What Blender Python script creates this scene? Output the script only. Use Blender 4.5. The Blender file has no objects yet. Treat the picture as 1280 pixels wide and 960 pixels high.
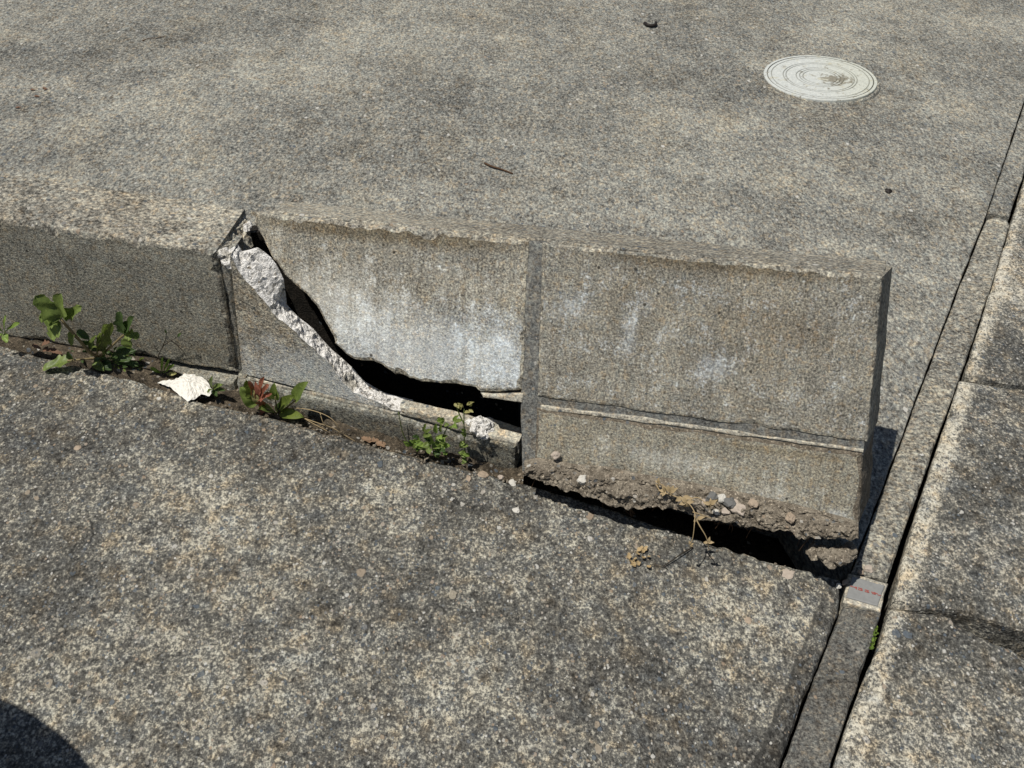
import bpy, bmesh, math, random
import numpy as np
from mathutils import Vector, Matrix, noise as mnoise
random.seed(7)
rad = math.radians
sc = bpy.context.scene
COL = sc.collection

# ------------------------------------------------------------------ camera
F, PITCH, ROLL, H = 1400.0, rad(41.5), rad(2.5), 1.002       # focal length in 1280-wide pixels, tilt, height (m)
fw = Vector((0, math.cos(PITCH), -math.sin(PITCH)))
up = Vector((0, math.sin(PITCH), math.cos(PITCH)))
rt = Vector((1, 0, 0))
r2 = rt*math.cos(ROLL) + up*math.sin(ROLL)
u2 = -rt*math.sin(ROLL) + up*math.cos(ROLL)
CAM = Vector((0, 0, H))
cd = bpy.data.cameras.new('camera'); cam = bpy.data.objects.new('camera', cd); COL.objects.link(cam)
cam.matrix_world = Matrix(((r2.x, u2.x, -fw.x, 0), (r2.y, u2.y, -fw.y, 0), (r2.z, u2.z, -fw.z, H), (0, 0, 0, 1)))
cd.sensor_width = 36; cd.lens = 36*F/1280; cd.clip_start = .01; cd.clip_end = 300
sc.camera = cam

# planes of the place
GP, GN = Vector((0, .95, -.045)), Vector((.015, .062, 1))       # the pavement falls a little to the right and away
def gz(x, y, d=0): return GP.z - (GN.x*(x-GP.x) + GN.y*(y-GP.y)) + d
PO = Vector((.026, 1.093, .260))                               # the tipped wall section, top left of its whole block
PM = Matrix.Rotation(rad(-15.4), 3, 'Z') @ Matrix.Rotation(rad(-6.3), 3, 'Y') @ Matrix.Rotation(rad(-23.3), 3, 'X')
def un(px, py, pt, n):
    d = fw + r2*((px-640)/F) - u2*((py-480)/F)
    t = (Vector(pt)-CAM).dot(n)/d.dot(n)
    return CAM + d*t
def G(px, py, d=0): return un(px, py, GP+Vector((0, 0, d)), GN)
_a, _b, _c = Vector((-.70, 1.18, -.012)), G(1050, 722), G(973, 960)                # the sidewalk climbs a little to the left
SN = (_b-_a).cross(_c-_a); SN = SN/SN.z; SP = _b
def gs(x, y, d=0): return SP.z - (SN.x*(x-SP.x) + SN.y*(y-SP.y)) + d
def S(px, py, d=0): return un(px, py, SP+Vector((0, 0, d)), SN)
pu, pt_, pv = PM.col[0].copy(), PM.col[1].copy(), PM.col[2].copy()   # right, thickness (away), up
def PL(px, py, off=0): return un(px, py, PO - pt_*off, pt_)         # on the tipped face, off = forward of it

# ------------------------------------------------------------------ light
cf_ = un(1104, 346, PO, pt_); cb = un(1116, 333, PO + pt_*.1, pt_)     # front and back top corners at the free end
BACK = cb - cf_
sd = (G(1123, 538) - cb).normalized()                          # the way the sunlight travels
el = math.asin(-sd.z); az = math.atan2(-sd.y, -sd.x)
w = bpy.data.worlds.new('World'); sc.world = w; w.use_nodes = True
nt = w.node_tree; bg = nt.nodes['Background']
sky = nt.nodes.new('ShaderNodeTexSky'); sky.sky_type = 'NISHITA'; sky.sun_disc = False
sky.sun_elevation = el; sky.sun_rotation = math.pi/2 - az
nt.links.new(sky.outputs[0], bg.inputs[0]); bg.inputs[1].default_value = .055
sl = bpy.data.lights.new('sun', 'SUN'); so = bpy.data.objects.new('sun', sl); COL.objects.link(so)
sl.energy = 4.6; sl.angle = rad(.53); sl.color = (1, .955, .88)
so.rotation_euler = sd.to_track_quat('-Z', 'Y').to_euler(); so.location = (-2, -1, 5)
vs = sc.view_settings; vs.view_transform = 'Standard'; vs.look = 'None'; vs.gamma = 1; vs.exposure = 0.0

# ------------------------------------------------------------------ node helper
class NT:
    def __init__(s, name):
        s.m = bpy.data.materials.new(name); s.m.use_nodes = True
        s.t = s.m.node_tree; s.b = s.t.nodes['Principled BSDF']; s.out = s.t.nodes['Material Output']
        s.co = s.t.nodes.new('ShaderNodeTexCoord').outputs['Object']
    def n(s, typ, ins=None, **kw):
        x = s.t.nodes.new(typ)
        for k, v in kw.items(): setattr(x, k, v)
        for k, v in (ins or {}).items(): s.put(x.inputs[k], v)
        return x
    def put(s, sock, v):
        if isinstance(v, bpy.types.NodeSocket): s.t.links.new(v, sock)
        else:
            if isinstance(v, tuple) and len(v) == 3 and sock.type == 'RGBA': v = v+(1,)
            sock.default_value = v
    def math(s, op, a, b=0.0, c=0.0, clamp=False):
        x = s.t.nodes.new('ShaderNodeMath'); x.operation = op; x.use_clamp = clamp
        s.put(x.inputs[0], a); s.put(x.inputs[1], b); s.put(x.inputs[2], c); return x.outputs[0]
    def noise(s, scale, detail=2, rough=.5, co=None, dist=0, lac=2.0, off=None):
        co = co or s.co
        if off: co = s.n('ShaderNodeMapping', {'Vector': co, 'Location': off}).outputs[0]
        return s.n('ShaderNodeTexNoise', {'Vector': co, 'Scale': scale, 'Detail': detail, 'Roughness': rough, 'Distortion': dist, 'Lacunarity': lac}).outputs['Fac']
    def step(s, v, a, b):
        return s.n('ShaderNodeMapRange', {'Value': v, 'From Min': a, 'From Max': b}, interpolation_type='SMOOTHSTEP').outputs[0]
    def mix(s, f, a, b, mode='MIX'):
        x = s.n('ShaderNodeMix', data_type='RGBA', blend_type=mode)
        s.put(x.inputs[0], f); s.put(x.inputs[6], a); s.put(x.inputs[7], b); return x.outputs[2]
    def scale(s, sc_, co=None):
        return s.n('ShaderNodeMapping', {'Vector': co or s.co, 'Scale': sc_}).outputs[0]
    def blob(s, c, r, pw=.35, axes='xy'):
        """soft ellipse 1 inside 0 outside; c, r in object coords"""
        m = s.n('ShaderNodeVectorMath', {0: s.co, 1: c}, operation='SUBTRACT').outputs[0]
        m = s.n('ShaderNodeVectorMath', {0: m, 1: tuple(1/q for q in r)}, operation='MULTIPLY').outputs[0]
        l = s.n('ShaderNodeVectorMath', {0: m}, operation='LENGTH').outputs['Value']
        return s.step(l, 1.0, pw)
    def bump(s, h, strength=.5, dist=.001, prev=None):
        ins = {'Height': h, 'Strength': strength, 'Distance': dist}
        if prev: ins['Normal'] = prev
        return s.n('ShaderNodeBump', ins).outputs[0]
    def done(s, col, rough=.9, nrm=None, spec=.25):
        s.put(s.b.inputs['Base Color'], col); s.put(s.b.inputs['Roughness'], rough)
        s.put(s.b.inputs['Specular IOR Level'], spec)
        if nrm: s.put(s.b.inputs['Normal'], nrm)
        return s.m
    def voro(s, scale, co=None, feature='F1', rand=1.0, off=None):
        co = co or s.co
        if off: co = s.n('ShaderNodeMapping', {'Vector': co, 'Location': off}).outputs[0]
        return s.n('ShaderNodeTexVoronoi', {'Vector': co, 'Scale': scale, 'Randomness': rand}, feature=feature)
    def sep(s, col, k=0): return s.n('ShaderNodeSeparateColor', {0: col}).outputs[k]
    def ramp(s, f, stops, mode='LINEAR'):
        x = s.n('ShaderNodeValToRGB', {0: f}); r = x.color_ramp; r.interpolation = mode
        while len(r.elements) < len(stops): r.elements.new(.5)
        for e, (p, c) in zip(r.elements, stops): e.position = p; e.color = c+(1,)
        return x.outputs[0]

STONES = [(0, (.05, .055, .06)), (.22, (.09, .11, .13)), (.42, (.2, .19, .17)), (.62, (.30, .27, .21)), (.78, (.27, .205, .145)), (.86, (.38, .36, .32)), (1, (.50, .49, .45))]
def aggregate(s, col, scale, size, keep, off):
    """scattered embedded stones of irregular outline"""
    wob = s.n('ShaderNodeTexNoise', {'Vector': s.co, 'Scale': scale*1.3, 'Detail': 2.0}).outputs['Color']
    wv = s.n('ShaderNodeVectorMath', {0: wob, 'Scale': .55/scale}, operation='SCALE').outputs[0]
    co = s.n('ShaderNodeVectorMath', {0: s.co, 1: wv}, operation='ADD').outputs[0]
    v = s.voro(scale, co=co, off=off)
    rnd, rnd2 = s.sep(v.outputs['Color'], 0), s.sep(v.outputs['Color'], 1)
    rr = s.math('MULTIPLY', s.math('MULTIPLY_ADD', rnd2, .7, .4), size)
    m = s.math('MULTIPLY', s.step(s.math('SUBTRACT', v.outputs['Distance'], rr), .05, -.05), s.math('LESS_THAN', rnd, keep))
    c = s.ramp(s.sep(v.outputs['Color'], 2), STONES)
    return s.mix(s.math('MULTIPLY', m, .85), col, c), m

# ---- sidewalk and gutter: old exposed-aggregate concrete, dark crust with cream wear
def mul(c, k): return tuple(min(1, q*k) for q in c)
def mat_worn(name, dark, mid, cream, wear=0.0, wearspots=(), off=(0, 0, 0), bands=()):
    s = NT(name); obj_co = s.co
    s.co = s.scale((1, .78, 1))
    big = s.noise(3.6, 3, .55, off=off); med = s.noise(24, 4, .62, off=off); pat = s.noise(85, 4, .7, off=(3, 1, 0))
    g1 = s.noise(330, 2, .85); g2 = s.noise(190, 2, .7, off=(1, 1, 1))
    C = lambda n, k: s.math('MULTIPLY', s.math('SUBTRACT', n, .5), k)
    A = lambda *v: v[0] if len(v) == 1 else s.math('ADD', v[0], A(*v[1:]))
    grain = A(C(g1, 1.5), C(g2, 1.0))
    bias = A(C(big, .85), C(med, .65), C(pat, .80))
    keep = s.co; s.co = obj_co
    for (cc, rr, k) in wearspots: bias = s.math('ADD', bias, s.math('MULTIPLY', s.blob(cc, rr, 0.0), k))
    line = None
    for (p0, p1, w_, k, groove) in bands:                     # strip of width w_ left (w_>0) or right of the line p0-p1
        t = (Vector(p1)-Vector(p0)); t.z = 0; t.normalize(); n_ = Vector((-t.y, t.x, 0))*(1 if w_ > 0 else -1)
        d = s.math('SUBTRACT', s.n('ShaderNodeVectorMath', {0: s.co, 1: tuple(n_)}, operation='DOT_PRODUCT').outputs['Value'], Vector(p0).dot(n_))
        d = s.math('ADD', d, C(pat, .012))
        bias = s.math('ADD', bias, s.math('MULTIPLY', s.step(d, abs(w_)+.004, abs(w_)-.004), k))
        if groove: line = s.step(s.math('ABSOLUTE', s.math('SUBTRACT', d, abs(w_))), .0028, .0008)
    s.co = keep
    v = A(grain, bias, .5+wear)
    c = s.ramp(v, [(.0, mul(dark, .22)), (.22, mul(dark, .6)), (.40, dark), (.54, mid), (.66, mul(cream, .72)), (.80, cream), (1, mul(cream, 1.35))])
    tint = s.noise(45, 3, .6, off=(5, 5, 5))
    c = s.mix(s.step(tint, .5, .7), c, s.mix(1.0, c, (1.10, .99, .86), 'MULTIPLY'))
    c = s.mix(s.step(tint, .48, .3), c, s.mix(1.0, c, (.92, .97, 1.05), 'MULTIPLY'))
    c, m1 = aggregate(s, c, 75, .38, .035, (1, 2, 3))
    c, m2 = aggregate(s, c, 150, .42, .13, (4, 2, 3))
    c, m3 = aggregate(s, c, 290, .46, .30, (7, 7, 3))
    pit = s.step(s.noise(240, 3, .8, off=(9, 0, 0)), .40, .28)
    c = s.mix(s.math('MULTIPLY', pit, .8), c, (.02, .019, .016))
    if line: c = s.mix(s.math('MULTIPLY', line, .6), c, mul(dark, .4))
    h = A(s.math('MULTIPLY', pat, .7), s.math('MULTIPLY', g2, .6), s.math('MULTIPLY', g1, .35), s.math('MULTIPLY', m2, .35), s.math('MULTIPLY', m1, .45))
    nn = s.bump(h, .85, .0033)
    return s.done(c, .92, nn)

# ---- upper pavement: weathered concrete, fine salt-and-pepper grain
def mat_fine(name, base, k=.5, coarse=1.0, stain=.35, off=(0, 0, 0), tints=1.0, sy=1.0, blots=()):
    s = NT(name); obj_co = s.co
    if sy != 1: s.co = s.scale((1, sy, 1))
    C = lambda n, kk: s.math('MULTIPLY', s.math('SUBTRACT', n, .5), kk)
    A = lambda *v: v[0] if len(v) == 1 else s.math('ADD', v[0], A(*v[1:]))
    grit = s.noise(300/coarse, 2, .85, off=off); grit2 = s.noise(130/coarse, 3, .7, off=off)
    str_ = s.noise(1, 4, .6, co=s.scale((3.0, 9.0, 3)), off=off)
    big = s.noise(2.6, 5, .6, off=off, dist=.6); med = s.noise(22, 4, .65, off=off)
    v = A(C(grit, 3.4*k), C(grit2, 1.3*k), C(med, .9*k), C(big, stain*.85), C(str_, stain*1.05), .5)
    c = s.ramp(v, [(0, mul(base, .12)), (.25, mul(base, .45)), (.5, base), (.72, (base[0]*1.75, base[1]*1.72, base[2]*1.62)), (1, (base[0]*2.9, base[1]*2.85, base[2]*2.6))])
    tint = s.noise(9, 3, .6, off=(2, 8, 1)); t2_ = s.noise(110, 2, .7, off=(2, 8, 7))
    c = s.mix(s.step(tint, .45, .75), c, s.mix(1.0, c, (1.04, .995, .93), 'MULTIPLY'))
    c = s.mix(s.step(t2_, .53, .66), c, s.mix(1.0, c, (1.09, .985, .87), 'MULTIPLY'))
    c = s.mix(s.step(t2_, .47, .34), c, s.mix(1.0, c, (.93, .985, 1.03), 'MULTIPLY'))
    c, m = aggregate(s, c, 170/coarse, .42, .12, (4, 4, 1))
    pit = s.step(s.noise(240/coarse, 2, .8, off=(9, 0, 4)), .36, .26)
    c = s.mix(s.math('MULTIPLY', pit, .7), c, mul(base, .14))
    h = s.math('ADD', grit, grit2); nn = s.bump(h, .6, .0018); s.co = obj_co
    return s, c, nn

def simple_fine(name, base, **kw):
    s, c, n = mat_fine(name, base, **kw); return s.done(c, .92, n)

# ---- block face concrete with drips and lime bloom, in the wall section's own coordinates
def mat_block(name, base, blooms=(), darks=(), k=.42, topdark=None, grit_s=1.0, vert='z'):
    s, c, n = mat_fine(name, base, k=k, coarse=grit_s*.8, stain=.16)
    s_=0; drip = s.noise(1, 3, .65, co=s.scale((95, 30, 7)))
    c = s.mix(s.step(drip, .56, .78), c, s.mix(1.0, c, (1.18, 1.18, 1.18), 'MULTIPLY'))
    c = s.mix(s.step(drip, .46, .28), c, s.mix(1.0, c, (.78, .76, .74), 'MULTIPLY'))
    speck = s.noise(260, 3, .8, off=(1, 6, 2))
    patch = s.noise(38, 4, .7, off=(3, 3, 3))
    for (cc, rr, kk, colr) in blooms:
        b = s.math('MULTIPLY', s.blob(cc, rr, 0.0), kk)
        q = s.math('ADD', s.math('MULTIPLY', s.math('SUBTRACT', speck, .5), 1.5), s.math('MULTIPLY', s.math('SUBTRACT', patch, .5), 1.3))
        q = s.math('ADD', q, s.math('MULTIPLY', s.math('SUBTRACT', drip, .5), .55))
        m = s.step(s.math('ADD', q, b), .02, 1.15)
        lift = s.mix(1.0, s.mix(1.0, c, (.95, 1.0, 1.05), 'MULTIPLY'), mul(colr, .50), 'ADD')
        c = s.mix(m, c, lift)
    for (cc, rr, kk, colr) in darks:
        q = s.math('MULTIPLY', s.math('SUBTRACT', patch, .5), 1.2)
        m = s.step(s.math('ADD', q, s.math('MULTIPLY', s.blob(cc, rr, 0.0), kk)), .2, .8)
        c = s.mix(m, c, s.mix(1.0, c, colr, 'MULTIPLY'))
    hole = s.voro(70, off=(2, 3, 8))
    hm = s.math('MULTIPLY', s.step(hole.outputs['Distance'], .16, .1), s.math('LESS_THAN', s.sep(hole.outputs['Color']), .09))
    c = s.mix(s.math('MULTIPLY', hm, .85), c, (.03, .027, .022))
    return s.done(c, .93, n)

BL = (.40, .44, .48); CREAM = (.44, .40, .32)
M = {}
M['slab'] = simple_fine('weathered_slab', (.180, .177, .158), k=.52, coarse=1.3, stain=.5, sy=.6)
M['walk'] = mat_worn('worn_sidewalk', (.100, .097, .086), (.165, .158, .134), (.44, .415, .335),
                     wear=-.085, wearspots=[((.25, .80, -.05), (.10, .09, .3), .13), ((-.30, .62, -.04), (.36, .20, .4), .12), ((.10, .86, -.05), (.3, .05, .3), .05),
                                        ((-.35, 1.02, -.04), (.5, .10, .4), -.09), ((.56, .60, -.05), (.01, .01, .3), .0)],
                     bands=[(S(973, 960), S(1047, 765), .021, -.16, True)])
M['gutter'] = mat_worn('worn_gutter', (.102, .099, .087), (.165, .158, .135), (.45, .42, .34), wear=-.085,
                       wearspots=[((.86, 1.50, -.08), (.12, .30, .3), .12), ((.60, .95, -.06), (.03, .03, .3), .0)], off=(4, 9, 2),
                       bands=[(G(1048, 957), G(1109, 760), -.022, .14, False), (G(1117, 751), G(1290, 214), -.02, .13, False)])
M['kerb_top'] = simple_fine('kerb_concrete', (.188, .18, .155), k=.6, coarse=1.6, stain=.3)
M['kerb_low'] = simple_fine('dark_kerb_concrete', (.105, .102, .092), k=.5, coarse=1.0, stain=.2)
M['wall_left'] = mat_block('dirty_block', (.225, .217, .185), k=.55,
      blooms=[((-.05, 0, .17), (.5, .3, .02), .35, (.5, .44, .33))],
      darks=[((-.15, 0, .02), (.4, .2, .08), .6, (.72, .70, .66))])
M['wall_top'] = simple_fine('wall_top_concrete', (.215, .203, .172), k=.58, coarse=1.3, stain=.4)
M['lower'] = mat_block('stained_lower_block', (.13, .125, .105), k=.6,
      blooms=[((.2, 0, -.01), (.35, .3, .012), .55, (.42, .42, .38)), ((.02, 0, -.02), (.3, .3, .03), .5, (.36, .34, .28))])
M['shell'] = mat_block('limed_broken_block', (.30, .275, .225), k=.6,
      blooms=[((.13, 0, .02), (.22, .2, .10), 1.15, BL), ((.28, 0, .02), (.15, .2, .05), .8, (.5, .47, .42))],
      darks=[((.0, 0, .14), (.08, .2, .08), .6, (.75, .68, .58))])
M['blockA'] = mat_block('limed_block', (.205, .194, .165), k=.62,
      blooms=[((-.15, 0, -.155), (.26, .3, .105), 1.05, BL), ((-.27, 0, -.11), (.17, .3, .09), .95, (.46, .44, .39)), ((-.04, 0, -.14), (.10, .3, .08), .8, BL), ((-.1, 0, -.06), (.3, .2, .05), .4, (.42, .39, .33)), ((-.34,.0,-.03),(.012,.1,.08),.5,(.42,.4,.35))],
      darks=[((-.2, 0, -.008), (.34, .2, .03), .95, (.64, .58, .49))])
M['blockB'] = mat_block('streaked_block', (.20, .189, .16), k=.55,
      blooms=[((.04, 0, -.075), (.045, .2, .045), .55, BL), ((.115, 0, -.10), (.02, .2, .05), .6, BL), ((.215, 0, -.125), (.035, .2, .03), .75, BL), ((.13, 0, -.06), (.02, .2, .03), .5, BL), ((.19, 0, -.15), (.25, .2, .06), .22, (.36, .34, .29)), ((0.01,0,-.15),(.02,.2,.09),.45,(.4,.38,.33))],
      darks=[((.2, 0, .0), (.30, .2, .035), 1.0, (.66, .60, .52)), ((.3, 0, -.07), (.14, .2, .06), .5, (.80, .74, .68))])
M['blockC'] = mat_block('lower_course_block', (.215, .202, .165), k=.5,
      blooms=[((.17, 0, -.245), (.18, .2, .03), .55, (.44, .43, .39)), ((.3, 0, -.27), (.1, .2, .03), .5, (.44, .42, .37)), ((.37, 0, -.285), (.03, .2, .02), .8, BL)],
      darks=[((.05, 0, -.285), (.12, .2, .025), .8, (.72, .62, .48)), ((.3, 0, -.215), (.2, .2, .012), .6, (.75, .68, .58))])
M['mortar'] = simple_fine('grey_mortar', (.20, .194, .172), k=.48, coarse=.9, stain=.2)
M['joint'] = simple_fine('dark_joint_mortar', (.128, .128, .120), k=.42, coarse=.9, stain=.25)
M['mortar_light'] = simple_fine('light_mortar', (.33, .31, .26), k=.36, coarse=1.1, stain=.3)

def mat_fracture():
    s = NT('fresh_fracture')
    a = s.noise(80, 5, .75); g = s.noise(300, 3, .75)
    v = s.math('ADD', s.math('MULTIPLY', a, .7), s.math('MULTIPLY', g, .45))
    c = s.ramp(v, [(.36, (.09, .085, .075)), (.46, (.38, .37, .34)), (.52, (.70, .68, .64)), (.62, (.86, .84, .80)), (1, (.88, .86, .83))])
    c = s.mix(s.math('MULTIPLY', s.step(s.noise(28, 3, off=(4, 4, 4)), .56, .68), .55), c, (.42, .38, .28))
    c = s.mix(s.math('MULTIPLY', s.step(s.noise(62, 4, .75, off=(8, 1, 2)), .56, .64), .75), c, (.20, .19, .165))
    c, _m = aggregate(s, c, 170, .40, .18, (6, 6, 3))
    return s.done(c, .95, s.bump(s.math('ADD', a, g), 1.0, .004))
M['fracture'] = mat_fracture()
def mat_soil(name, dark, lite, bits=.3):
    s = NT(name)
    a = s.noise(70, 5, .75); g = s.noise(330, 3, .75)
    c = s.mix(s.step(a, .35, .68), dark, lite)
    c = s.mix(s.step(g, .54, .7), c, tuple(min(1, q*2.1) for q in lite))
    c = s.mix(s.step(g, .45, .3), c, tuple(q*.4 for q in dark))
    c, m = aggregate(s, c, 140, .42, bits, (3, 3, 3))
    return s.done(c, .95, s.bump(s.math('ADD', a, g), .9, .003))
M['soil'] = mat_soil('dark_soil', (.030, .023, .016), (.075, .058, .040), .1)
M['pit'] = mat_soil('core_shade_black', (.010, .009, .007), (.022, .018, .014), .05)  # near-black colour paints the shade inside the hollow block
M['gapsoil'] = mat_soil('gap_soil', (.038, .031, .022), (.105, .084, .058), .35)
M['clod'] = mat_soil('dirt_crust', (.125, .105, .080), (.25, .218, .17), .25)
M['clod_grey'] = mat_soil('grey_crust', (.09, .075, .055), (.2, .17, .13), .2)

def plain(name, col, rough=.8, var=.25, sc_=120, bump=.3, sub=0, trans=0):
    s = NT(name); a = s.noise(sc_, 4, .7)
    c = s.mix(a, tuple(q*(1-var) for q in col), tuple(min(1, q*(1+var)) for q in col))
    m = s.done(c, rough, s.bump(a, bump, .0012))
    return m
def mat_leaf(name, a, b, red=None):
    s = NT(name)
    n1 = s.noise(55, 3, .6); n2 = s.noise(300, 2, .6)
    c = s.mix(s.step(n1, .35, .65), a, b)
    c = s.mix(s.step(n2, .55, .75), c, tuple(min(1, q*1.5) for q in b))
    if red: c = s.mix(s.step(s.noise(38, 2, off=(1, 2, 5)), .52, .60), c, red)
    s.done(c, .5, s.bump(n2, .35, .0008), .4)
    tr = s.n('ShaderNodeBsdfTranslucent', {'Color': s.mix(1.0, c, (1.25, 1.45, .5), 'MULTIPLY')})
    mx = s.n('ShaderNodeMixShader', {0: .28, 1: s.b.outputs[0], 2: tr.outputs[0]})
    s.t.links.new(mx.outputs[0], s.out.inputs[0]); return s.m
M['leaf'] = mat_leaf('weed_leaf', (.098, .140, .032), (.17, .222, .058))
M['leaf_bright'] = mat_leaf('bright_leaf', (.13, .20, .035), (.22, .31, .07))
M['leaf_dark'] = mat_leaf('dark_leaf', (.030, .060, .014), (.055, .09, .025))
M['leaf_mix'] = mat_leaf('mottled_leaf', (.075, .10, .02), (.14, .18, .035))
M['leaf_red'] = mat_leaf('red_leaf', (.16, .05, .028), (.27, .10, .065))
M['leaf_pale'] = mat_leaf('pale_sprout', (.20, .19, .07), (.34, .31, .13))
M['stem'] = plain('weed_stem', (.21, .165, .085), .6, .3)
M['stem_green'] = plain('green_stem', (.10, .13, .04), .6, .3)
M['stem_dark'] = plain('dark_stem', (.035, .028, .02), .7, .3)
M['straw'] = plain('dry_straw', (.31, .235, .13), .7, .3, 200)
M['deadleaf'] = plain('dead_leaf', (.14, .08, .05), .8, .45, 150)
M['twig'] = plain('brown_twig', (.075, .042, .022), .8, .4, 300)
M['paper'] = plain('white_paper', (.70, .68, .62), .85, .05, 60, .25)
M['black'] = plain('black_seed', (.018, .014, .012), .6, .3)
M['pebble'] = plain('pale_pebble', (.38, .325, .27), .8, .3, 200, .5)
M['pebble_white'] = plain('white_pebble', (.50, .48, .43), .75, .15, 200, .4)
M['pebble_grey'] = plain('grey_pebble', (.13, .13, .125), .8, .3, 200, .5)
M['pebble_tan'] = plain('tan_pebble', (.32, .255, .19), .8, .3, 200, .5)

# ------------------------------------------------------------------ object helpers
def tag(o, label=None, cat=None, group=None, kind=None):
    for k, v in (('label', label), ('category', cat), ('group', group), ('kind', kind)):
        if v: o[k] = v
    return o
def empty(name, loc, rot=None):
    o = bpy.data.objects.new(name, None); COL.objects.link(o); o.empty_display_size = .02
    m = (rot.to_4x4() if rot else Matrix.Identity(4)); o.matrix_world = Matrix.Translation(loc) @ m
    o['_m'] = 1; del o['_m']; return o
MW = {}
def root(name, loc, rot=None, **kw):
    o = empty(name, loc, rot); MW[o.name] = Matrix.Translation(loc) @ (rot.to_4x4() if rot else Matrix.Identity(4)); tag(o, **kw); return o
def link(name, bm, mats, parent=None, smooth=False, loc=None):
    """bm in world coordinates; stored in the parent's (or loc's) own frame"""
    if parent is not None: bmesh.ops.transform(bm, matrix=MW[parent.name].inverted(), verts=bm.verts)
    elif loc is not None: bmesh.ops.translate(bm, vec=-Vector(loc), verts=bm.verts)
    me = bpy.data.meshes.new(name); bm.to_mesh(me); bm.free()
    for m in (mats if isinstance(mats, (list, tuple)) else [mats]): me.materials.append(m)
    if smooth:
        for p in me.polygons: p.use_smooth = True
    o = bpy.data.objects.new(name, me); COL.objects.link(o)
    if parent is not None: o.parent = parent; MW[o.name] = MW[parent.name]
    elif loc is not None: o.location = loc
    return o
def fbm(p, s, seed=0, o=3):
    q = Vector(p)*s + Vector((seed*7.3, seed*3.1, seed*1.7)); a = 1; t = 0
    for i in range(o): t += a*mnoise.noise(q); q = q*2.03; a *= .55
    return t
def resample(pts, step, closed=True):
    out = []; n = len(pts)
    for i in range(n if closed else n-1):
        a, b = pts[i], pts[(i+1) % n]; k = max(1, min(260, int((b-a).length/step)))
        for j in range(k): out.append(a.lerp(b, j/k))
    if not closed: out.append(pts[-1].copy())
    return out
def area_n(pts):
    n = Vector((0, 0, 0))
    for i in range(len(pts)): n += pts[i].cross(pts[(i+1) % len(pts)])
    return n
def cap(bm, vs, n):
    """fill a flat outline with triangles"""
    ax = n.orthogonal().normalized(); ay = n.cross(ax)
    c2 = [Vector((v.co.dot(ax), v.co.dot(ay))) for v in vs]
    from mathutils.geometry import tessellate_polygon
    for t in tessellate_polygon([[Vector((c.x, c.y, 0)) for c in c2]]):
        a, b, c = c2[t[0]], c2[t[1]], c2[t[2]]
        if (b-a).cross(c-a) < 0: t = (t[0], t[2], t[1])
        try: bm.faces.new([vs[i] for i in t])
        except ValueError: pass
def slab(pts, n, thick, cham=.003, jit=.0012, step=.007, seed=1, bm=None, chip=0.0, side_mat=0, chip_s=28, back=None):
    """a slab whose top face has outline pts (coplanar, normal n), with worn, chipped edges"""
    bm = bm or bmesh.new(); n = Vector(n).normalized()
    pts = [Vector(p) for p in pts]
    if area_n(pts).dot(n) < 0: pts.reverse()
    ring = resample(pts, step); N = len(ring)
    tang = []
    for i in range(N): tang.append((ring[(i+1) % N]-ring[i-1]).normalized())
    inn = [n.cross(t) for t in tang]                          # inwards
    def rnd(i, s, sd): return fbm(ring[i], s, sd)
    out = []
    for i in range(N):
        j = jit*(rnd(i, 22, seed)+.35*rnd(i, 140, seed+3))
        ch = cham*(1+.6*rnd(i, 45, seed+5)); ch = max(ch, cham*.25)
        cp = chip*max(0, rnd(i, chip_s, seed+9)-.15)*3
        out.append((ring[i]+inn[i]*j, ch+cp))
    L = []
    bk = back.normalized()/abs(back.normalized().dot(n)) if back else -n
    L.append([bm.verts.new(p + bk*thick) for (p, c) in out])
    L.append([bm.verts.new(p - n*(c*1.3)) for (p, c) in out])
    L.append([bm.verts.new(p + inn[i]*c*.45 - n*c*.42) for i, (p, c) in enumerate(out)])
    L.append([bm.verts.new(p + inn[i]*c*1.5) for i, (p, c) in enumerate(out)])
    for a, b in zip(L, L[1:]):
        for i in range(N):
            f = bm.faces.new((a[i], a[(i+1) % N], b[(i+1) % N], b[i])); f.material_index = side_mat
    cap(bm, L[-1], n); cap(bm, list(reversed(L[0])), -n)
    return bm
def tube(bm, pts, r0, r1=None, seg=6):
    r1 = r0 if r1 is None else r1; pts = [Vector(p) for p in pts]; rings = []
    for i, p in enumerate(pts):
        t = (pts[min(i+1, len(pts)-1)]-pts[max(i-1, 0)]).normalized()
        a = t.orthogonal().normalized() if i == 0 else (a - t*a.dot(t)).normalized()
        b = t.cross(a); r = r0+(r1-r0)*i/(len(pts)-1)
        rings.append([bm.verts.new(p+(a*math.cos(k*2*math.pi/seg)+b*math.sin(k*2*math.pi/seg))*r) for k in range(seg)])
    for A, B in zip(rings, rings[1:]):
        for k in range(seg): bm.faces.new((A[k], A[(k+1) % seg], B[(k+1) % seg], B[k]))
    bm.faces.new(list(reversed(rings[0]))); bm.faces.new(rings[-1]); return bm
def curve(pts, n=6):
    """Catmull-Rom through points"""
    P = [Vector(p) for p in pts]; P = [P[0]*2-P[1]]+P+[P[-1]*2-P[-2]]; out = []
    for i in range(1, len(P)-2):
        for k in range(n):
            t = k/n; a, b, c, d = P[i-1:i+3]
            out.append(.5*((2*b)+(c-a)*t+(2*a-5*b+4*c-d)*t*t+(3*b-a-3*c+d)*t**3))
    out.append(P[-2]); return out
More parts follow.
